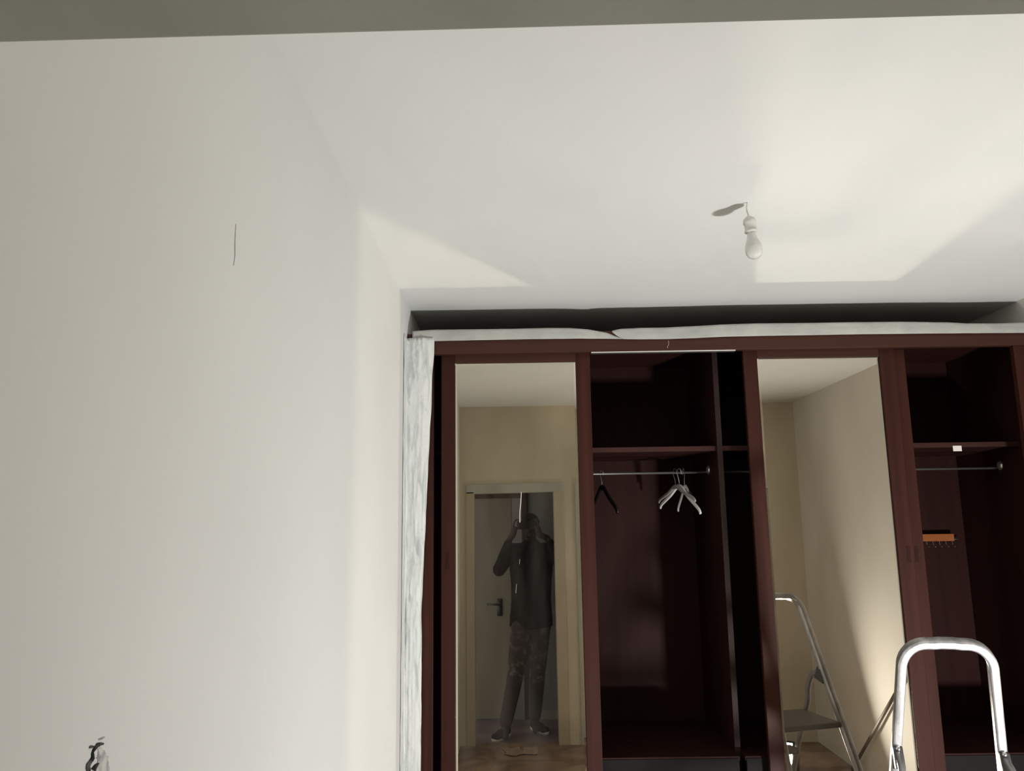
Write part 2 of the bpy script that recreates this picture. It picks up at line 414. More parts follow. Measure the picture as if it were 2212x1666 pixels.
# aluminium sliding track seen in the gap between the doors
bm = bmesh.new()
box(bm, 0.35, 1.018, FY + 0.002, FY + 0.030, EYE + 0.782, EYE + 0.788)
wp('door_track', bm, M['alu_bright'])
t0 = at(1443, 752, FY - 0.002); t1 = at(1444, 736, FY - 0.002)
bm = bmesh.new(); tube(bm, smooth_path([t0, t0 + V((-0.004, -0.003, 0.004)), (t0 + t1) / 2 + V((0.002, 0, 0)), t1], 4), 0.0011, 6)
wp('wire_stub', bm, M['alu_bright'])

def slot(bm, x, y, z, wd=0.016, ht=0.072):
    box(bm, x - wd / 2, x + wd / 2, y - 0.0015, y + 0.003, z - ht / 2, z + ht / 2)
def sliding_door(x0, x1, m0, m1, y, pulls, mirror=True):
    zt = EYE + 0.795; zm = EYE + 0.2063 * 3.65; zb = 0.065; zmb = 0.14
    bm = bmesh.new()
    box(bm, x0, m0, y, y + 0.026, zb, zt); box(bm, m1, x1, y, y + 0.026, zb, zt)
    d = wp('sliding_door', bm, M['wood'], bevel=0.0025)
    wp('door_rail', bx(m0, m1, y, y + 0.026, zm, zt), M['wood_h'], d, bevel=0.002)
    wp('door_rail', bx(m0, m1, y, y + 0.026, zb, zmb), M['wood_h'], d, bevel=0.002)
    if mirror:
        bm = bmesh.new(); bw = 0.010
        xs = (m0, m0 + bw, m1 - bw, m1); zs = (zmb, zmb + bw, zm - bw, zm)
        g = [[bm.verts.new((xs[i], y + (0.007 if 0 < i < 3 and 0 < j < 3 else 0.0085), zs[j])) for j in range(4)] for i in range(4)]
        for i in range(3):
            for j in range(3):
                bm.faces.new((g[i][j], g[i + 1][j], g[i + 1][j + 1], g[i][j + 1]))
        bk = [bm.verts.new((x, y + 0.013, z)) for x, z in ((m0, zmb), (m1, zmb), (m1, zm), (m0, zm))]
        bm.faces.new(bk[::-1])
        ring = [g[0][0], g[1][0], g[2][0], g[3][0], g[3][1], g[3][2], g[3][3], g[2][3], g[1][3], g[0][3], g[0][2], g[0][1]]
        bm.faces.new((g[0][0], bk[0], bk[1], g[3][0], g[2][0], g[1][0]))
        bm.faces.new((g[3][0], bk[1], bk[2], g[3][3], g[3][2], g[3][1]))
        bm.faces.new((g[3][3], bk[2], bk[3], g[0][3], g[1][3], g[2][3]))
        bm.faces.new((g[0][3], bk[3], bk[0], g[0][0], g[0][1], g[0][2]))
        wp('mirror', bm, M['mirror'], d)
    for p in pulls:
        bm = bmesh.new(); slot(bm, p, y, EYE - 0.042 * 3.65)
        wp('recessed_pull', bm, M['inside'], d, bevel=0.001)
    return d
YD = D - 0.007
da = sliding_door(-0.350, 0.346, -0.2865, 0.2803, YD, [-0.0879 * D])
da['label'] = 'mirrored door nearer the left wall'
db = sliding_door(1.062, 1.768, 1.1275, 1.6975, YD, [0.4775 * D])
db['label'] = 'mirrored door behind the step ladder'
dc = sliding_door(1.12, 1.832, 1.19, 1.765, YD + 0.034, [0.4878 * (D + 0.03)], mirror=False)
dc['label'] = 'rear sliding door'
wp('door_panel', bx(1.19, 1.765, YD + 0.04, YD + 0.05, 0.14, EYE + 0.753), M['wood'], dc)
# drips of dried white paint on the first mirror
for pts, r in (([(1126, 1063), (1125, 1085), (1123, 1105), (1123, 1129)], 0.0018), ([(1123, 1208), (1122, 1219)], 0.0005), ([(1116, 1262), (1114, 1282)], 0.0005)):
    q = [at(a, c, D - 0.0005) for a, c in pts]
    bm = bmesh.new(); tube(bm, smooth_path(q, 4), r, 6)
    wp('paint_drip', bm, M['label'], da, smooth=True)['label'] = 'white dried paint run'

# hanging rails
RY = 3.97; RZ = EYE + 0.062 * RY
for xa, xb in ((XL + 0.024, px_ - 0.012), (px_ + 0.012, XR - 0.024)):
    bm = bmesh.new(); tube(bm, [(xa, RY, RZ), (xb, RY, RZ)], 0.006, 12)
    rl = wp('hanging_rail', bm, M['rail'], smooth=True)
    for xx, s in ((xa, 1), (xb, -1)):
        bm = bmesh.new(); lathe(bm, [(0, 0), (0.024, 0), (0.024, 0.004), (0.012, 0.012), (0, 0.012)], 16, Matrix.Translation((xx, RY, RZ + 0.012)) @ Matrix.Rotation(s * math.pi / 2, 4, 'Y'))
        wp('rail_bracket', bm, M['alu_bright'], rl, smooth=True)

# hangers (local origin on the rail; arms in the local YZ plane)
def hanger(name, label, m, loc, yaw, tilt, hook_mat, span=0.20, drop=0.085, thick=0.0085, group=None):
    t = empty(name, loc, label, 'coat hanger', group)
    t.rotation_euler = (tilt, 0, yaw)
    hook = []
    for k in range(13):
        a = math.radians(-40 + 235 * k / 12)
        hook.append((0, 0.021 * math.cos(a), -0.010 + 0.021 * math.sin(a)))
    hook = hook[::-1] if False else hook
    hook = hook[::-1]
    hook = [(0, y, z) for _, y, z in hook]
    hook += [(0, 0.004, -0.045), (0, 0, -0.060), (0, 0, -0.085)]
    # start of the hook is the free tip, its end runs down into the shoulders
    bm = bmesh.new(); tube(bm, smooth_path(hook[::1], 2), 0.0022, 8, ref=(1, 0, 0)); link('hook', bm, hook_mat, t, smooth=True)
    bm = bmesh.new()
    pts = [(0, -span, -0.085 - drop), (0, -span * 0.9, -0.080 - drop * 0.84), (0, -span * 0.45, -0.085 - drop * 0.36), (0, -0.03, -0.084), (0, 0, -0.078),
           (0, 0.03, -0.084), (0, span * 0.45, -0.085 - drop * 0.36), (0, span * 0.9, -0.080 - drop * 0.84), (0, span, -0.085 - drop)]
    pp = smooth_path(pts, 4)
    rr = [thick * (0.85 + 0.35 * (1 - abs(2 * i / (len(pp) - 1) - 1))) for i in range(len(pp))]
    tube(bm, pp, rr, 10, ref=(1, 0, 0), section=[(math.cos(a) * 1.5, math.sin(a) * 0.85) for a in [2 * math.pi * k / 12 for k in range(12)]])
    link('shoulders', bm, m, t, smooth=True)
    return t
hx = 0.2045 * RY
g = 'pale hangers on the left-hand rail'
hanger('coat_hanger', 'grey plastic hanger of the trio with the flattest, highest arms', M['hanger_w'], (hx - 0.030, RY, RZ + 0.009), math.radians(15), math.radians(1), M['rail'], 0.20, 0.068, thick=0.0060, group=g)
hanger('coat_hanger', 'pale plastic hanger of the trio whose right arm slopes down to a bright tip', M['white_plastic'], (hx - 0.009, RY, RZ + 0.009), math.radians(17), math.radians(5), M['hanger_w'], 0.205, 0.112, thick=0.0066, group=g)
hanger('coat_hanger', 'grey plastic hanger of the trio with one arm pointing almost straight down', M['hanger_w'], (hx + 0.012, RY, RZ + 0.009), math.radians(-24), math.radians(10), M['rail'], 0.19, 0.085, thick=0.0060, group=g)
hanger('coat_hanger', 'black coat hanger alone on the rail beside the left mirrored door', M['black_plastic'], (0.1052 * RY, RY, RZ + 0.009), math.radians(14), 0.0, M['alu_bright'], 0.20, 0.12, group=None)

# tie rack on the wardrobe back
a = at(1990, 1163, 4.35); b_ = at(2054, 1162, 4.35)
tr = empty('tie_rack', ((a.x + b_.x) / 2, 4.35, a.z), 'short orange wooden hook rack on the right bay back panel', 'hook rack')
def lc(o, t): o.parent = t; o.matrix_parent_inverse = Matrix.Translation(-V(t.location)); return o
lc(link('rack_bar', bx(a.x - 0.015, b_.x, 4.315, 4.359, a.z - 0.016, a.z + 0.022), M['orange_wood'], bevel=0.003), tr)
for k in range(5):
    x = a.x + 0.012 + k * 0.034
    bm = bmesh.new(); tube(bm, smooth_path([(x, 4.322, a.z - 0.014), (x, 4.318, a.z - 0.036), (x, 4.306, a.z - 0.048), (x, 4.296, a.z - 0.044)], 4), 0.0020, 6)
    lc(link('hook', bm, M['chrome'], smooth=True), tr)
bm = bmesh.new(); tube(bm, [(b_.x, 4.33, a.z - 0.008), (b_.x + 0.032, 4.33, a.z - 0.004)], 0.0035, 8)
lc(link('side_peg', bm, M['dark_metal'], smooth=True), tr)

# ---------------------------------------------------------------- masking paper on the wardrobe's edge
def strip(name, top, bot, y, m, label, lip=0.035, amp=0.004, seed=0):
    """paper strip given by its upper and lower outline; it curls back over the fascia's top edge"""
    bm = bmesh.new()
    X0, X1 = top[0][0], top[-1][0]
    def interp(pl, x):
        if x <= pl[0][0]: return pl[0][1]
        for (xa, ya), (xb, yb) in zip(pl, pl[1:]):
            if x <= xb: return ya + (yb - ya) * (x - xa) / max(xb - xa, 1e-6)
        return pl[-1][1]
    n = max(8, int((X1 - X0) / 5)); cols = []
    for i in range(n + 1):
        px = X0 + (X1 - X0) * i / n
        yt = interp(top, px); yb = interp(bot, px)
        T = at(px, yt, y); B = at(px, yb, y)
        col = []
        for j in range(8):
            k = j / 7
            p = B.lerp(T, k)
            p.y += -abs(amp * noise.noise(V((px * 0.018 + seed, k * 1.3, seed)))) - 0.0012 - 0.003 * math.sin(k * math.pi)
            col.append(p)
        P = col[-1]
        col.append(P + V((0, 0.006, 0.0035))); col.append(P + V((0, lip, 0.004)))
        cols.append([bm.verts.new(p) for p in col])
    for a_, c_ in zip(cols, cols[1:]):
        for j in range(len(a_) - 1):
            bm.faces.new((a_[j], c_[j], c_[j + 1], a_[j + 1]))
    o = link(name, bm, m, smooth=True)
    s = o.modifiers.new('solid', 'SOLIDIFY'); s.thickness = 0.0008; s.offset = 0
    return tag(o, label, 'masking tape')
YT = FY - 0.004
strip('masking_tape', [(891, 717), (930, 714), (1000, 713), (1100, 712), (1180, 710), (1230, 710), (1270, 713), (1310, 720), (1345, 732)],
      [(891, 738), (960, 737), (1050, 735), (1150, 733), (1250, 732), (1345, 732.6)], YT, M['tape'],
      'shorter white tape strip above the left mirrored door, tapering to a point', seed=3)
strip('masking_tape', [(1322, 716), (1340, 712), (1380, 710), (1440, 709), (1500, 706), (1560, 702.5), (1640, 700), (1750, 699), (1850, 697.5), (1940, 696.5), (2050, 698), (2090, 700), (2160, 700), (2212, 698), (2245, 697)],
      [(1322, 718), (1334, 727), (1345, 733), (1380, 733.5), (1440, 733), (1500, 731), (1560, 728), (1650, 726), (1750, 724.5), (1860, 722.5), (2000, 721), (2212, 719.5), (2245, 719)], YT - 0.004, M['tape'],
      'long white paper tape strip running above the open bays and right mirrored door', seed=9)
# the crumpled upright strip between left wall and wardrobe
bm = bmesh.new(); rows = []
N = 150
for i in range(N + 1):
    z = EYE + 0.862 - (EYE + 0.862 - 0.02) * i / N
    k = i / N
    e = -0.377 - 0.052 * min(1, k * 2.2) + 0.004 * noise.noise(V((k * 20, 1, 0)))
    row = []
    us = 26
    for j in range(us + 1):
        s = j / us
        if s < 0.42:      # part stuck to the left wall
            q = s / 0.42
            p = V((XL + 0.0016 + 0.0015 * (noise.noise(V((k * 30, s * 6, 4))) + 1), FY - 0.115 + 0.110 * q, z))
        else:
            q = (s - 0.42) / 0.58
            p = V((XL + 0.004 + (e - XL - 0.004) * q, FY - 0.006 - 0.010 * max(0.0, math.sin(q * math.pi)) ** 0.6, z))
            p.y -= 0.010 * abs(noise.noise(V((q * 5 + 3, k * 9, 7)))) + 0.006 * abs(noise.noise(V((q * 14, k * 34, 2))))
            if k < 0.1: p.y -= 0.012 * abs(noise.noise(V((q * 9, k * 40, 11)))) * (1 - k * 10)
        row.append(bm.verts.new(p))
    rows.append(row)
for a_, c_ in zip(rows, rows[1:]):
    for j in range(len(a_) - 1):
        bm.faces.new((a_[j], a_[j + 1], c_[j + 1], c_[j]))
o = link('masking_tape', bm, M['tape_v'], smooth=True)
s = o.modifiers.new('solid', 'SOLIDIFY'); s.thickness = 0.0008; s.offset = 0
tag(o, 'upright crumpled white paper strip covering the wardrobe edge at the left wall', 'masking tape')

# ---------------------------------------------------------------- bulb hanging from the ceiling
hc = at(1614, 437, 1.0)
exitp = V((hc.x, 1.0, hc.z - EYE)) * (1.03 / (hc.z - EYE)); exitp.z = ZC
bt = at(1617, 467, exitp.y + 0.0)
br_ = bt
t = empty('hanging_bulb', exitp, 'bare white light bulb in a plastic holder hanging from the ceiling', 'light bulb')
ax = V((0.085, -0.0, -1.0)).normalized()
rot = ax.to_track_quat('-Z', 'Y').to_matrix().to_4x4()
T0 = Matrix.Translation(bt - exitp) @ rot
bm = bmesh.new(); tube(bm, smooth_path([V((0, 0, 0.0)), (bt - exitp) * 0.5 + V((-0.004, 0, 0)), bt - exitp], 5), 0.0022, 8); link('cord', bm, M['socket'], t, smooth=True)
bm = bmesh.new(); lathe(bm, [(0, 0.002), (0.006, 0.0), (0.010, -0.004), (0.018, -0.010), (0.0205, -0.018), (0.0205, -0.026), (0.0185, -0.0275), (0.0185, -0.048), (0.0205, -0.0495), (0.020, -0.055), (0.014, -0.056), (0, -0.056)], 28, T0)
link('lamp_holder', bm, M['socket'], t, smooth=True)
bm = bmesh.new(); lathe(bm, [(0.0, -0.052), (0.0135, -0.052), (0.0145, -0.066), (0.0175, -0.078), (0.0235, -0.092), (0.0275, -0.105), (0.0285, -0.116), (0.0265, -0.128), (0.021, -0.138), (0.012, -0.1445), (0, -0.1465)], 32, T0)
link('glass_bulb', bm, M['bulb'], t, smooth=True)

# ---------------------------------------------------------------- step ladder
LC = V((1.417635, 2.763556, EYE - 0.408692)); la = 0.272144; hw0 = 0.1322; lean = 0.3771; fl = 0.08085
lw = V((math.cos(la), -math.sin(la), 0)); lf = V((math.sin(la), math.cos(la), 0))
t = empty('step_ladder', (LC + lf * 0.2) * 1.0, 'silver aluminium step ladder with a rounded top rail standing before the wardrobe', 'step ladder')
t.location.z = 0
TL = Matrix.Translation(-V(t.location))
def lad(name, bm, m, parent=None, **k):
    o = link(name, bm, m, **k); o.parent = parent or t
    if parent is None: o.matrix_parent_inverse = TL
    return o
def leg(s, tt, g=0.0):
    return LC + lw * s * (hw0 + fl * tt) + lf * (lean * tt + g) + V((0, 0, -tt))
zt_ = LC.z
sec = rrect(0.036, 0.026, 0.009)
pts = []
RR = 0.085
for tt in (zt_ - 0.02, 1.0, 0.7, 0.4, 0.25, 0.15, RR): pts.append(leg(-1, tt))
pa = leg(-1, RR); pb = leg(1, RR); top0 = V(LC)
dn = (V((0, 0, -1)) + lf * lean)
for k in range(1, 10):
    a = math.pi / 2 * k / 10
    pts.append(LC - lw * (hw0 + fl * RR - RR * 0.93 * (1 - math.cos(a))) + dn * RR * (1 - math.sin(a)))
for k in range(7):
    pts.append(LC + lw * (hw0 + 0.007 - RR * 0.93) * (-1 + 2 * k / 6) + V((0, 0, 0.002 if k in (2, 3, 4) else 0)))
for k in range(9, 0, -1):
    a = math.pi / 2 * k / 10
    pts.append(LC + lw * (hw0 + fl * RR - RR * 0.93 * (1 - math.cos(a))) + dn * RR * (1 - math.sin(a)))
for tt in (RR, 0.15, 0.25, 0.4, 0.7, 1.0, zt_ - 0.02): pts.append(leg(1, tt))
bm = bmesh.new()
pl_n = lw.cross(dn).normalized()      # normal of the hoop's plane
sec = rrect(0.030, 0.040, 0.007)
tube(bm, pts, 1.0, ref=tuple(pl_n), section=sec)
hoop = lad('hoop_frame', bm, M['alu'], smooth=True)
for s in (-1, 1):
    bm = bmesh.new(); p = leg(s, zt_ - 0.03); box(bm, -0.018, 0.018, -0.024, 0.024, 0, 0.06, mtx=Matrix.Translation((p.x, p.y, 0)) @ Matrix.Rotation(-la, 4, 'Z'))
    lad('rubber_foot', bm, M['black_plastic'], bevel=0.004)
# front frame, hinged to the hoop
def fp(s, g, z, inset=0.0): 
    tt = zt_ - z
    return LC + lw * s * (hw0 + fl * min(tt, 1.4) - inset) + lf * g + V((0, 0, -tt))
JZ = 0.385
fs = []
for s in (-1, 1):
    gj = lean * JZ
    path = [leg(s, JZ) - lf * 0.012, fp(s, gj - 0.05, zt_ - JZ - 0.005), fp(s, gj - 0.115, zt_ - JZ - 0.035), fp(s, -0.02, 0.87), fp(s, -0.04, 0.80), fp(s, -0.12, 0.66), fp(s, -0.21, 0.50), fp(s, -0.45, 0.03)]
    bm = bmesh.new(); tube(bm, smooth_path(path, 6), 1.0, ref=tuple(lw), section=rrect(0.030, 0.022, 0.008))
    f_ = lad('front_leg', bm, M['front_alu'], smooth=True)
    bm = bmesh.new(); q = path[-1]; box(bm, -0.017, 0.017, -0.022, 0.022, 0, 0.05, mtx=Matrix.Translation((q.x, q.y, 0)) @ Matrix.Rotation(-la, 4, 'Z'))
    lad('rubber_foot', bm, M['black_plastic'], bevel=0.004)
    # hinge plate and rivet
    bm = bmesh.new()
    c0 = leg(s, JZ - 0.012) - lf * 0.020
    pr = [V((0, 0, 0.016)) , V((0, 0, 0.012)) - lf * 0.014, V((0, 0, -0.05)) - lf * 0.045, V((0, 0, -0.07)) + lf * 0.03, V((0, 0, 0)) + lf * 0.018]
    A = [bm.verts.new(c0 + q + lw * 0.0155) for q in pr]; B = [bm.verts.new(c0 + q - lw * 0.0155) for q in pr]
    bm.faces.new(A); bm.faces.new(B[::-1])
    for i in range(5): bm.faces.new((A[i], B[i], B[(i + 1) % 5], A[(i + 1) % 5]))
    hp = lad('hinge_plate', bm, M['dark_metal'], bevel=0.002)
    bm = bmesh.new(); ellipsoid(bm, leg(s, JZ - 0.020) - lf * 0.030, (0.009, 0.009, 0.009), 12, 8)
    lad('rivet', bm, M['chrome'], hp, smooth=True)
    bm = bmesh.new(); ellipsoid(bm, leg(s, JZ + 0.02) - lf * 0.055, (0.007, 0.007, 0.010), 12, 8)
    lad('rivet', bm, M['chrome'], hp, smooth=True)
# platform and steps
def slab(name, z, g0, g1, th, m, ins):
    bm = bmesh.new()
    tt = zt_ - z; h = hw0 + fl * tt - ins
    vs = []
    for zz in (0, -th):
        for (s, g) in ((-1, g0), (1, g0), (1, g1), (-1, g1)):
            vs.append(bm.verts.new(LC + lw * s * h + lf * g + V((0, 0, -tt + zz))))
    for f in ((0, 1, 2, 3), (7, 6, 5, 4), (0, 4, 5, 1), (1, 5, 6, 2), (2, 6, 7, 3), (3, 7, 4, 0)):
        bm.faces.new([vs[i] for i in f])
    return lad(name, bm, m, bevel=0.005)
M['step'] = mat('ribbed_step_metal', (0.17, 0.155, 0.14), 0.55, metal=0.3, col2=(0.12, 0.11, 0.10), scale=(3, 3, 3), bump=0.4, bscale=150)
slab('platform', 0.752, -0.08, 0.245, 0.028, M['step'], 0.012)
slab('step', 0.525, -0.245, -0.155, 0.03, M['step'], 0.018)
slab('step', 0.290, -0.365, -0.275, 0.03, M['step'], 0.018)
bm = bmesh.new(); tube(bm, [leg(-1, 0.86), leg(1, 0.86)], 0.011, 10); lad('cross_bar', bm, M['alu'], smooth=True)

# small red cap on the ladder's step
q = LC + lf * -0.20 + lw * 0.10; q.z = 0.525
bm = bmesh.new(); lathe(bm, [(0, 0), (0.020, 0), (0.021, 0.012), (0.018, 0.030), (0.010, 0.040), (0.007, 0.052), (0, 0.053)], 18, Matrix.Translation(q))
tag(link('bottle_cap', bm, M['red'], smooth=True), 'small red plastic cap on the ladder step, seen in the right mirror', 'cap')

# thin pole leaning along the right wall, seen in the right mirror
p0 = V((XR - 0.05, 1.185, 0.012)); p1 = V((XR - 0.018, 2.13, 0.853))
t = empty('leaning_pole', p0, 'thin brown pole leaning along the right wall, seen in the right mirror', 'pole')
bm = bmesh.new(); tube(bm, [V((0, 0, 0)), p1 - p0], 0.0115, 12); link('shaft', bm, M['pole'], t, smooth=True)
bm = bmesh.new(); d_ = (p1 - p0).normalized(); tube(bm, [(p1 - p0) - d_ * 0.02, (p1 - p0) + d_ * 0.04], [0.0135, 0.011], 12); link('end_cap', bm, M['black_plastic'], t, smooth=True)

# ---------------------------------------------------------------- work lamp that lights the room (outside the frame)
t = empty('work_lamp', (LAMP.x, LAMP.y, 0), 'black flood work lamp on the floor near the right wall', 'work lamp')
LM = Matrix.Translation(LAMP - V((LAMP.x, LAMP.y, 0)) - AIM * 0.004) @ lamp_rot
bm = bmesh.new()
box(bm, -0.115, 0.115, -0.085, 0.085, -0.045, -0.004, mtx=LM)
for k in range(9): box(bm, -0.10 + k * 0.025 - 0.004, -0.10 + k * 0.025 + 0.004, -0.075, 0.075, -0.07, -0.045, mtx=LM)
for a_ in ((-0.115, -0.100, -0.085, 0.085), (0.100, 0.115, -0.085, 0.085), (-0.10, 0.10, -0.085, -0.073), (-0.10, 0.10, 0.073, 0.085)):
    box(bm, *a_, -0.004, 0.006, mtx=LM)
link('housing', bm, M['black_plastic'], t)
bm = bmesh.new()
hz = LAMP.z
sd = (LM.to_3x3() @ V((1, 0, 0))).normalized() * 0.13; sd.z = 0
back = V((AIM.x, AIM.y, 0)).normalized()
bm2 = [V((0, 0, hz)) + sd - V(AIM) * 0.03, V((0, 0, 0.012)) + sd - back * 0.02, V((0, 0, 0.012)) - sd - back * 0.02, V((0, 0, hz)) - sd - V(AIM) * 0.03]
tube(bm, bm2, 0.009, 8)
link('yoke', bm, M['dark_metal'], t, smooth=True)
for q_ in (1, -1):
    bm = bmesh.new(); tube(bm, [sd * q_ * 0.8 + V((0, 0, 0.010)) + back * 0.10, sd * q_ * 0.8 + V((0, 0, 0.010)) - back * 0.14], 0.009, 8)
    link('foot', bm, M['dark_metal'], t, smooth=True)
lamp_ob.parent = t; lamp_ob.matrix_parent_inverse = Matrix.Translation((-LAMP.x, -LAMP.y, 0))

# crumpled paper by the doorway
bm = bmesh.new(); n_ = 26
g_ = [[bm.verts.new((-0.13 + 0.27 * i / n_, 0.49 + 0.20 * j / n_, 0.003 + 0.045 * abs(noise.noise(V((i * 0.25, j * 0.25, 3)))) * math.sin(math.pi * i / n_) * math.sin(math.pi * j / n_) + 0.004 * (noise.noise(V((i * 0.9, j * 0.9, 1))) + 1))) for j in range(n_ + 1)] for i in range(n_ + 1)]
for i in range(n_):
    for j in range(n_): bm.faces.new((g_[i][j], g_[i + 1][j], g_[i + 1][j + 1], g_[i][j + 1]))
for v in bm.verts:
    q = V((v.co.x * 9, v.co.y * 9, 5))
    v.co.x += 0.05 * noise.noise(q); v.co.y += 0.09 * noise.noise(q + V((7, 3, 1)))
    v.co.z = 0.002 + 1.4 * (v.co.z - 0.003) if v.co.z > 0.003 else 0.002
o = link('crumpled_paper', bm, M['paper'])
s = o.modifiers.new('solid', 'SOLIDIFY'); s.thickness = 0.0008
tag(o, 'crumpled brown paper on the floor by the doorway, seen in the left mirror', 'paper')

# ---------------------------------------------------------------- the photographer
P = empty('person', (0.08, -0.10, 0), 'person in dark top and dusty trousers, both hands raised, reflected in the left mirror', 'person')
PI_ = Matrix.Translation(-V(P.location))
def limb(bm, pts, radii, n=5, seg=14):
    pp = smooth_path(pts, n); rr = []
    for i in range(len(pp)):
        k = i / (len(pp) - 1) * (len(radii) - 1); j = min(int(k), len(radii) - 2)
        rr.append(radii[j] + (radii[j + 1] - radii[j]) * (k - j))
    tube(bm, pp, rr, seg)
    for p, r in ((pp[0], rr[0]), (pp[-1], rr[-1])): ellipsoid(bm, p, (r, r, r), 12, 8)
def pers(name, bm, m, parent=None, voxel=0.0, sm=4, **k):
    o = link(name, bm, m, smooth=True, **k)
    o.parent = parent or P
    if parent is None: o.matrix_parent_inverse = PI_
    if voxel:
        r = o.modifiers.new('remesh', 'REMESH'); r.mode = 'VOXEL'; r.voxel_size = voxel; r.use_smooth_shade = True
        s = o.modifiers.new('smooth', 'SMOOTH'); s.iterations = sm; s.factor = 0.5
    return o
hd = V((0.112, -0.175, 1.760))
SL, SR = V((-0.070, -0.18, 1.545)), V((0.295, -0.18, 1.545))
EL, ER = V((-0.180, -0.005, 1.385)), V((0.405, -0.005, 1.385))
WL, WR = V((-0.080, -0.050, 1.655)), V((0.262, -0.050, 1.655))
HL, HR = V((0.02, -0.13, 0.93)), V((0.185, -0.14, 0.93))
KL, KR = V((-0.045, 0.02, 0.50)), V((0.150, -0.10, 0.50))
AL, AR = V((-0.135, 0.115, 0.09)), V((0.118, -0.095, 0.09))
bm = bmesh.new()
ellipsoid(bm, hd + V((0, -0.015, 0.018)), (0.074, 0.094, 0.088)); ellipsoid(bm, hd + V((0, 0.020, -0.040)), (0.058, 0.070, 0.075))
ellipsoid(bm, hd + V((0, 0.070, -0.085)), (0.026, 0.022, 0.020))
limb(bm, [hd + V((0, 0.083, 0.012)), hd + V((0, 0.102, -0.025))], [0.009, 0.014])
ellipsoid(bm, hd + V((0, 0.094, -0.031)), (0.019, 0.014, 0.010))
for s in (-1, 1): ellipsoid(bm, hd + V((s * 0.077, -0.008, -0.008)), (0.009, 0.018, 0.030))
limb(bm, [hd + V((0, -0.02, -0.07)), V((0.112, -0.205, 1.54))], [0.052, 0.060])
limb(bm, [V((0.112, -0.20, 1.50)), V((0.112, -0.18, 1.25)), V((0.105, -0.15, 1.02)), V((0.10, -0.135, 0.92))], [0.085, 0.10, 0.095, 0.11])
limb(bm, [SL, V((0.112, -0.20, 1.53)), SR], [0.055, 0.07, 0.055])
for S_, E_, W_, H_, K_, A_ in ((SL, EL, WL, HL, KL, AL), (SR, ER, WR, HR, KR, AR)):
    limb(bm, [S_, S_.lerp(E_, 0.5), E_], [0.050, 0.045, 0.038]); limb(bm, [E_, E_.lerp(W_, 0.35), W_], [0.038, 0.040, 0.026])
    limb(bm, [H_, H_.lerp(K_, 0.5), K_], [0.082, 0.068, 0.050]); limb(bm, [K_, K_.lerp(A_, 0.35), A_], [0.050, 0.052, 0.033])
    limb(bm, [A_, A_ + V((0, 0.10, -0.045)), A_ + V((0, 0.17, -0.055))], [0.033, 0.028, 0.022])
# phone: x -0.014..0.150, z 1.738..1.812, y -0.014..-0.005
def hand(s, W_, ex):
    # s = +1: hand at the phone's low-x end; ex = x of that phone end
    o_ = lambda x, y, z: V((ex - s * x, y, z))
    limb(bm, [W_, o_(0.040, -0.030, 1.690), o_(0.030, -0.022, 1.735)], [0.027, 0.030, 0.027])
    limb(bm, [o_(0.030, -0.030, 1.700), o_(0.014, -0.028, 1.740)], [0.024, 0.021])
    kn = [(0.034, -0.008, 1.772), (0.036, -0.006, 1.756), (0.036, -0.006, 1.738), (0.034, -0.008, 1.720)]
    for i, (x, y, z) in enumerate(kn):
        L_ = (1.0, 1.08, 1.0, 0.8)[i]
        if i == 0:   # index finger lies over the top edge
            pts = [o_(0.030, -0.016, 1.755), o_(0.026, -0.008, 1.795), o_(0.008, -0.008, 1.8225), o_(-0.020, -0.011, 1.8225)]
        else:        # the others close round the short end onto the back
            pts = [o_(x - 0.004, -0.022, z - 0.006), o_(x, y + 0.006, z), o_(x - 0.018 * L_, 0.0035 + 0.001 * i, z + 0.003), o_(x - 0.036 * L_, 0.0035, z + 0.001)]
            if s > 0: pts[-1] = o_(x - 0.026, 0.0035, z - 0.001)
        limb(bm, pts, [0.0095, 0.009, 0.0083, 0.0072], 4, 10)
    limb(bm, [o_(0.036, -0.036, 1.700), o_(0.022, -0.040, 1.726), o_(0.004, -0.030, 1.748), o_(-0.016, -0.025, 1.758)], [0.013, 0.012, 0.0105, 0.009], 4, 10)
hand(1, WL, -0.014); hand(-1, WR, 0.150)
body = pers('body', bm, M['skin'], voxel=0.0055, sm=3)
for s in (-1, 1):
    bm = bmesh.new(); ellipsoid(bm, hd + V((s * 0.031, 0.076, 0.006)), (0.012, 0.012, 0.012), 14, 10); e_ = pers('eye', bm, M['eye'])
    bm = bmesh.new(); ellipsoid(bm, hd + V((s * 0.031, 0.0862, 0.006)), (0.0055, 0.0030, 0.0055), 12, 8); i_ = pers('iris', bm, M['iris'], e_)
bm = bmesh.new(); limb(bm, [hd + V((-0.024, 0.078, -0.060)), hd + V((0, 0.091, -0.058)), hd + V((0.024, 0.078, -0.060))], [0.003, 0.008, 0.003], 5, 10); pers('mouth', bm, M['lip'])
bm = bmesh.new(); ellipsoid(bm, hd + V((0, -0.026, 0.030)), (0.082, 0.098, 0.088), 30, 20)
for k in range(70):
    a_ = random.uniform(0, 2 * math.pi); b2 = random.uniform(0.1, 1.45)
    p = hd + V((0.078 * math.cos(a_) * math.cos(b2), -0.026 + 0.094 * math.sin(a_) * math.cos(b2), 0.030 + 0.084 * math.sin(b2)))
    ellipsoid(bm, p, (0.013, 0.013, 0.013), 8, 6)
pers('hair', bm, M['hair'], voxel=0.007, sm=1)
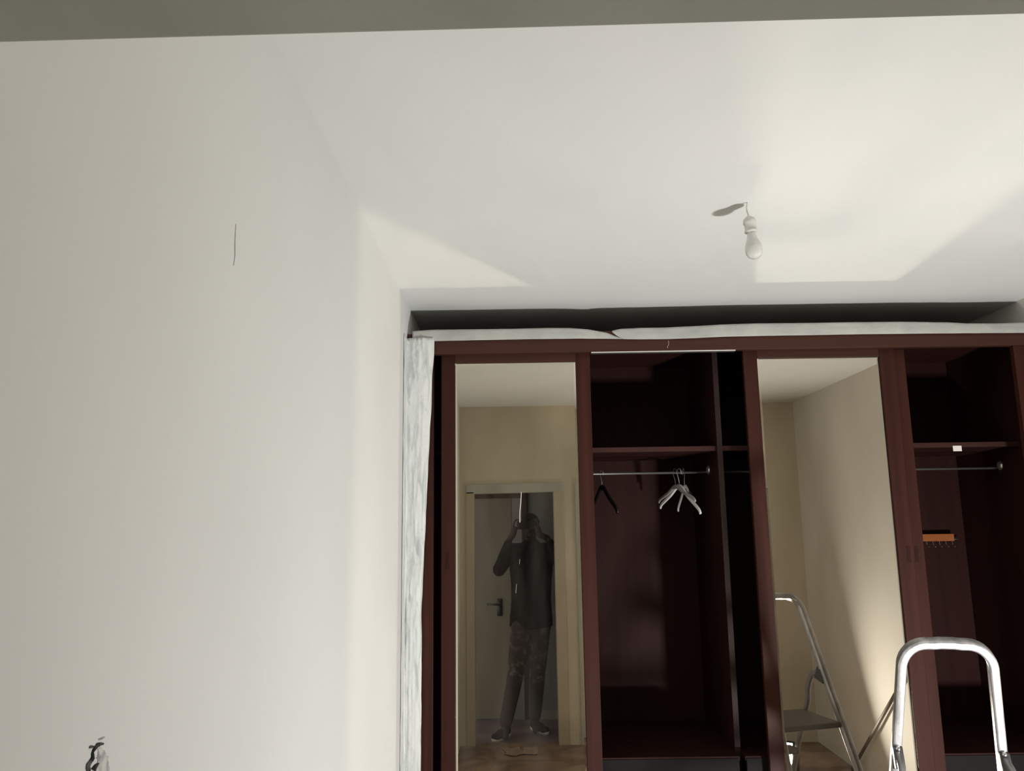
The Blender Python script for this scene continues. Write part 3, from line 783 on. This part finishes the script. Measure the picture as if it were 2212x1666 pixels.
# shirt
bm = bmesh.new()
limb(bm, [V((0.112, -0.20, 1.505)), V((0.112, -0.185, 1.38)), V((0.108, -0.165, 1.15)), V((0.10, -0.145, 0.94))], [0.10, 0.11, 0.11, 0.11])
rows_ = []
for z, hwx, hy, cx_, cy_ in ((1.53, 0.155, 0.085, 0.112, -0.20), (1.47, 0.195, 0.115, 0.112, -0.195), (1.38, 0.200, 0.130, 0.110, -0.19), (1.25, 0.185, 0.130, 0.108, -0.18),
                             (1.10, 0.182, 0.132, 0.105, -0.165), (0.98, 0.192, 0.138, 0.102, -0.15), (0.87, 0.197, 0.140, 0.100, -0.145)):
    rows_.append([bm.verts.new((cx_ + hwx * math.cos(2 * math.pi * k / 32), cy_ + hy * math.sin(2 * math.pi * k / 32), z + 0.012 * math.sin(3 * 2 * math.pi * k / 32) * (z < 0.9))) for k in range(32)])
for a_, c_ in zip(rows_, rows_[1:]):
    for k in range(32): bm.faces.new((a_[k], a_[(k + 1) % 32], c_[(k + 1) % 32], c_[k]))
ellipsoid(bm, V((0.112, -0.195, 1.540)), (0.165, 0.095, 0.085), 20, 12); ellipsoid(bm, V((0.112, -0.200, 1.60)), (0.085, 0.075, 0.060), 20, 12)
bm.faces.new(rows_[0]); bm.faces.new(rows_[-1][::-1])
limb(bm, [SL, V((0.112, -0.205, 1.535)), SR], [0.070, 0.080, 0.070])
for S_, E_ in ((SL, EL), (SR, ER)):
    limb(bm, [S_, S_.lerp(E_, 0.6), E_], [0.073, 0.064, 0.060])
for E_, W_ in ((EL, WL), (ER, WR)):
    limb(bm, [E_, E_.lerp(W_, 0.45), E_.lerp(W_, 0.84)], [0.056, 0.050, 0.040])
pers('shirt', bm, M['shirt'], voxel=0.010, sm=3)
# trousers
bm = bmesh.new()
ellipsoid(bm, V((0.102, -0.14, 0.90)), (0.172, 0.125, 0.14), 24, 16)
for H_, K_, A_ in ((HL, KL, AL), (HR, KR, AR)):
    limb(bm, [H_ + V((0, 0, -0.02)), H_.lerp(K_, 0.5), K_ + V((0, 0.008, 0))], [0.102, 0.088, 0.074])
    limb(bm, [K_ + V((0, 0.008, 0)), K_.lerp(A_, 0.45), A_ + V((0, -0.005, 0.03))], [0.074, 0.066, 0.056])
    limb(bm, [K_ + V((-0.055, 0.03, -0.035)), K_ + V((0, 0.07, -0.05)), K_ + V((0.055, 0.03, -0.03))], [0.012, 0.018, 0.012], 4, 8)
pers('trousers', bm, M['trousers'], voxel=0.009, sm=3)
for A_, yaw in ((AL, 0.55), (AR, -0.55)):
    bm = bmesh.new()
    mt = Matrix.Translation((A_.x, A_.y, 0)) @ Matrix.Rotation(yaw, 4, 'Z')
    for c0, r0 in (((0, -0.01, 0.055), (0.040, 0.060, 0.050)), ((0, 0.08, 0.040), (0.044, 0.085, 0.035)), ((0, 0.15, 0.034), (0.043, 0.055, 0.028)), ((0, 0.0, 0.09), (0.040, 0.045, 0.045))):
        ellipsoid(bm, mt @ V(c0), r0, 16, 10)
    sh = pers('shoe', bm, M['shoe'], voxel=0.006, sm=2)
    bm = bmesh.new()
    prof = [(0.036 * math.sin(2 * math.pi * k / 24) * (1.12 if math.cos(2 * math.pi * k / 24) > 0 else 0.95), 0.07 + 0.138 * math.cos(2 * math.pi * k / 24)) for k in range(24)]
    lo = [bm.verts.new(mt @ V((x * 1.2, y, 0.001))) for x, y in prof]; hi = [bm.verts.new(mt @ V((x * 1.2, y, 0.024))) for x, y in prof]
    for k in range(24): bm.faces.new((lo[k], lo[(k + 1) % 24], hi[(k + 1) % 24], hi[k]))
    bm.faces.new(hi); bm.faces.new(lo[::-1])
    pers('sole', bm, M['white_plastic'], sh)['label'] = 'white rubber sole'

ph = empty('phone', (0.068, -0.0095, 1.775), 'dark phone held sideways in both raised hands, seen in the left mirror', 'phone')
o = link('phone_body', bx(-0.082, 0.082, -0.0045, 0.0035, -0.0365, 0.0365), M['black_plastic'], ph, bevel=0.003)
bm = bmesh.new(); lathe(bm, [(0, 0), (0.006, 0), (0.006, 0.0012), (0, 0.0012)], 16, Matrix.Translation((-0.068, 0.0034, 0)) @ Matrix.Rotation(-math.pi / 2, 4, 'X'))
link('lens', bm, M['dark_metal'], ph)
link('screen', bx(-0.078, 0.078, -0.0049, -0.0045, -0.0335, 0.0335), M['iris'], ph)
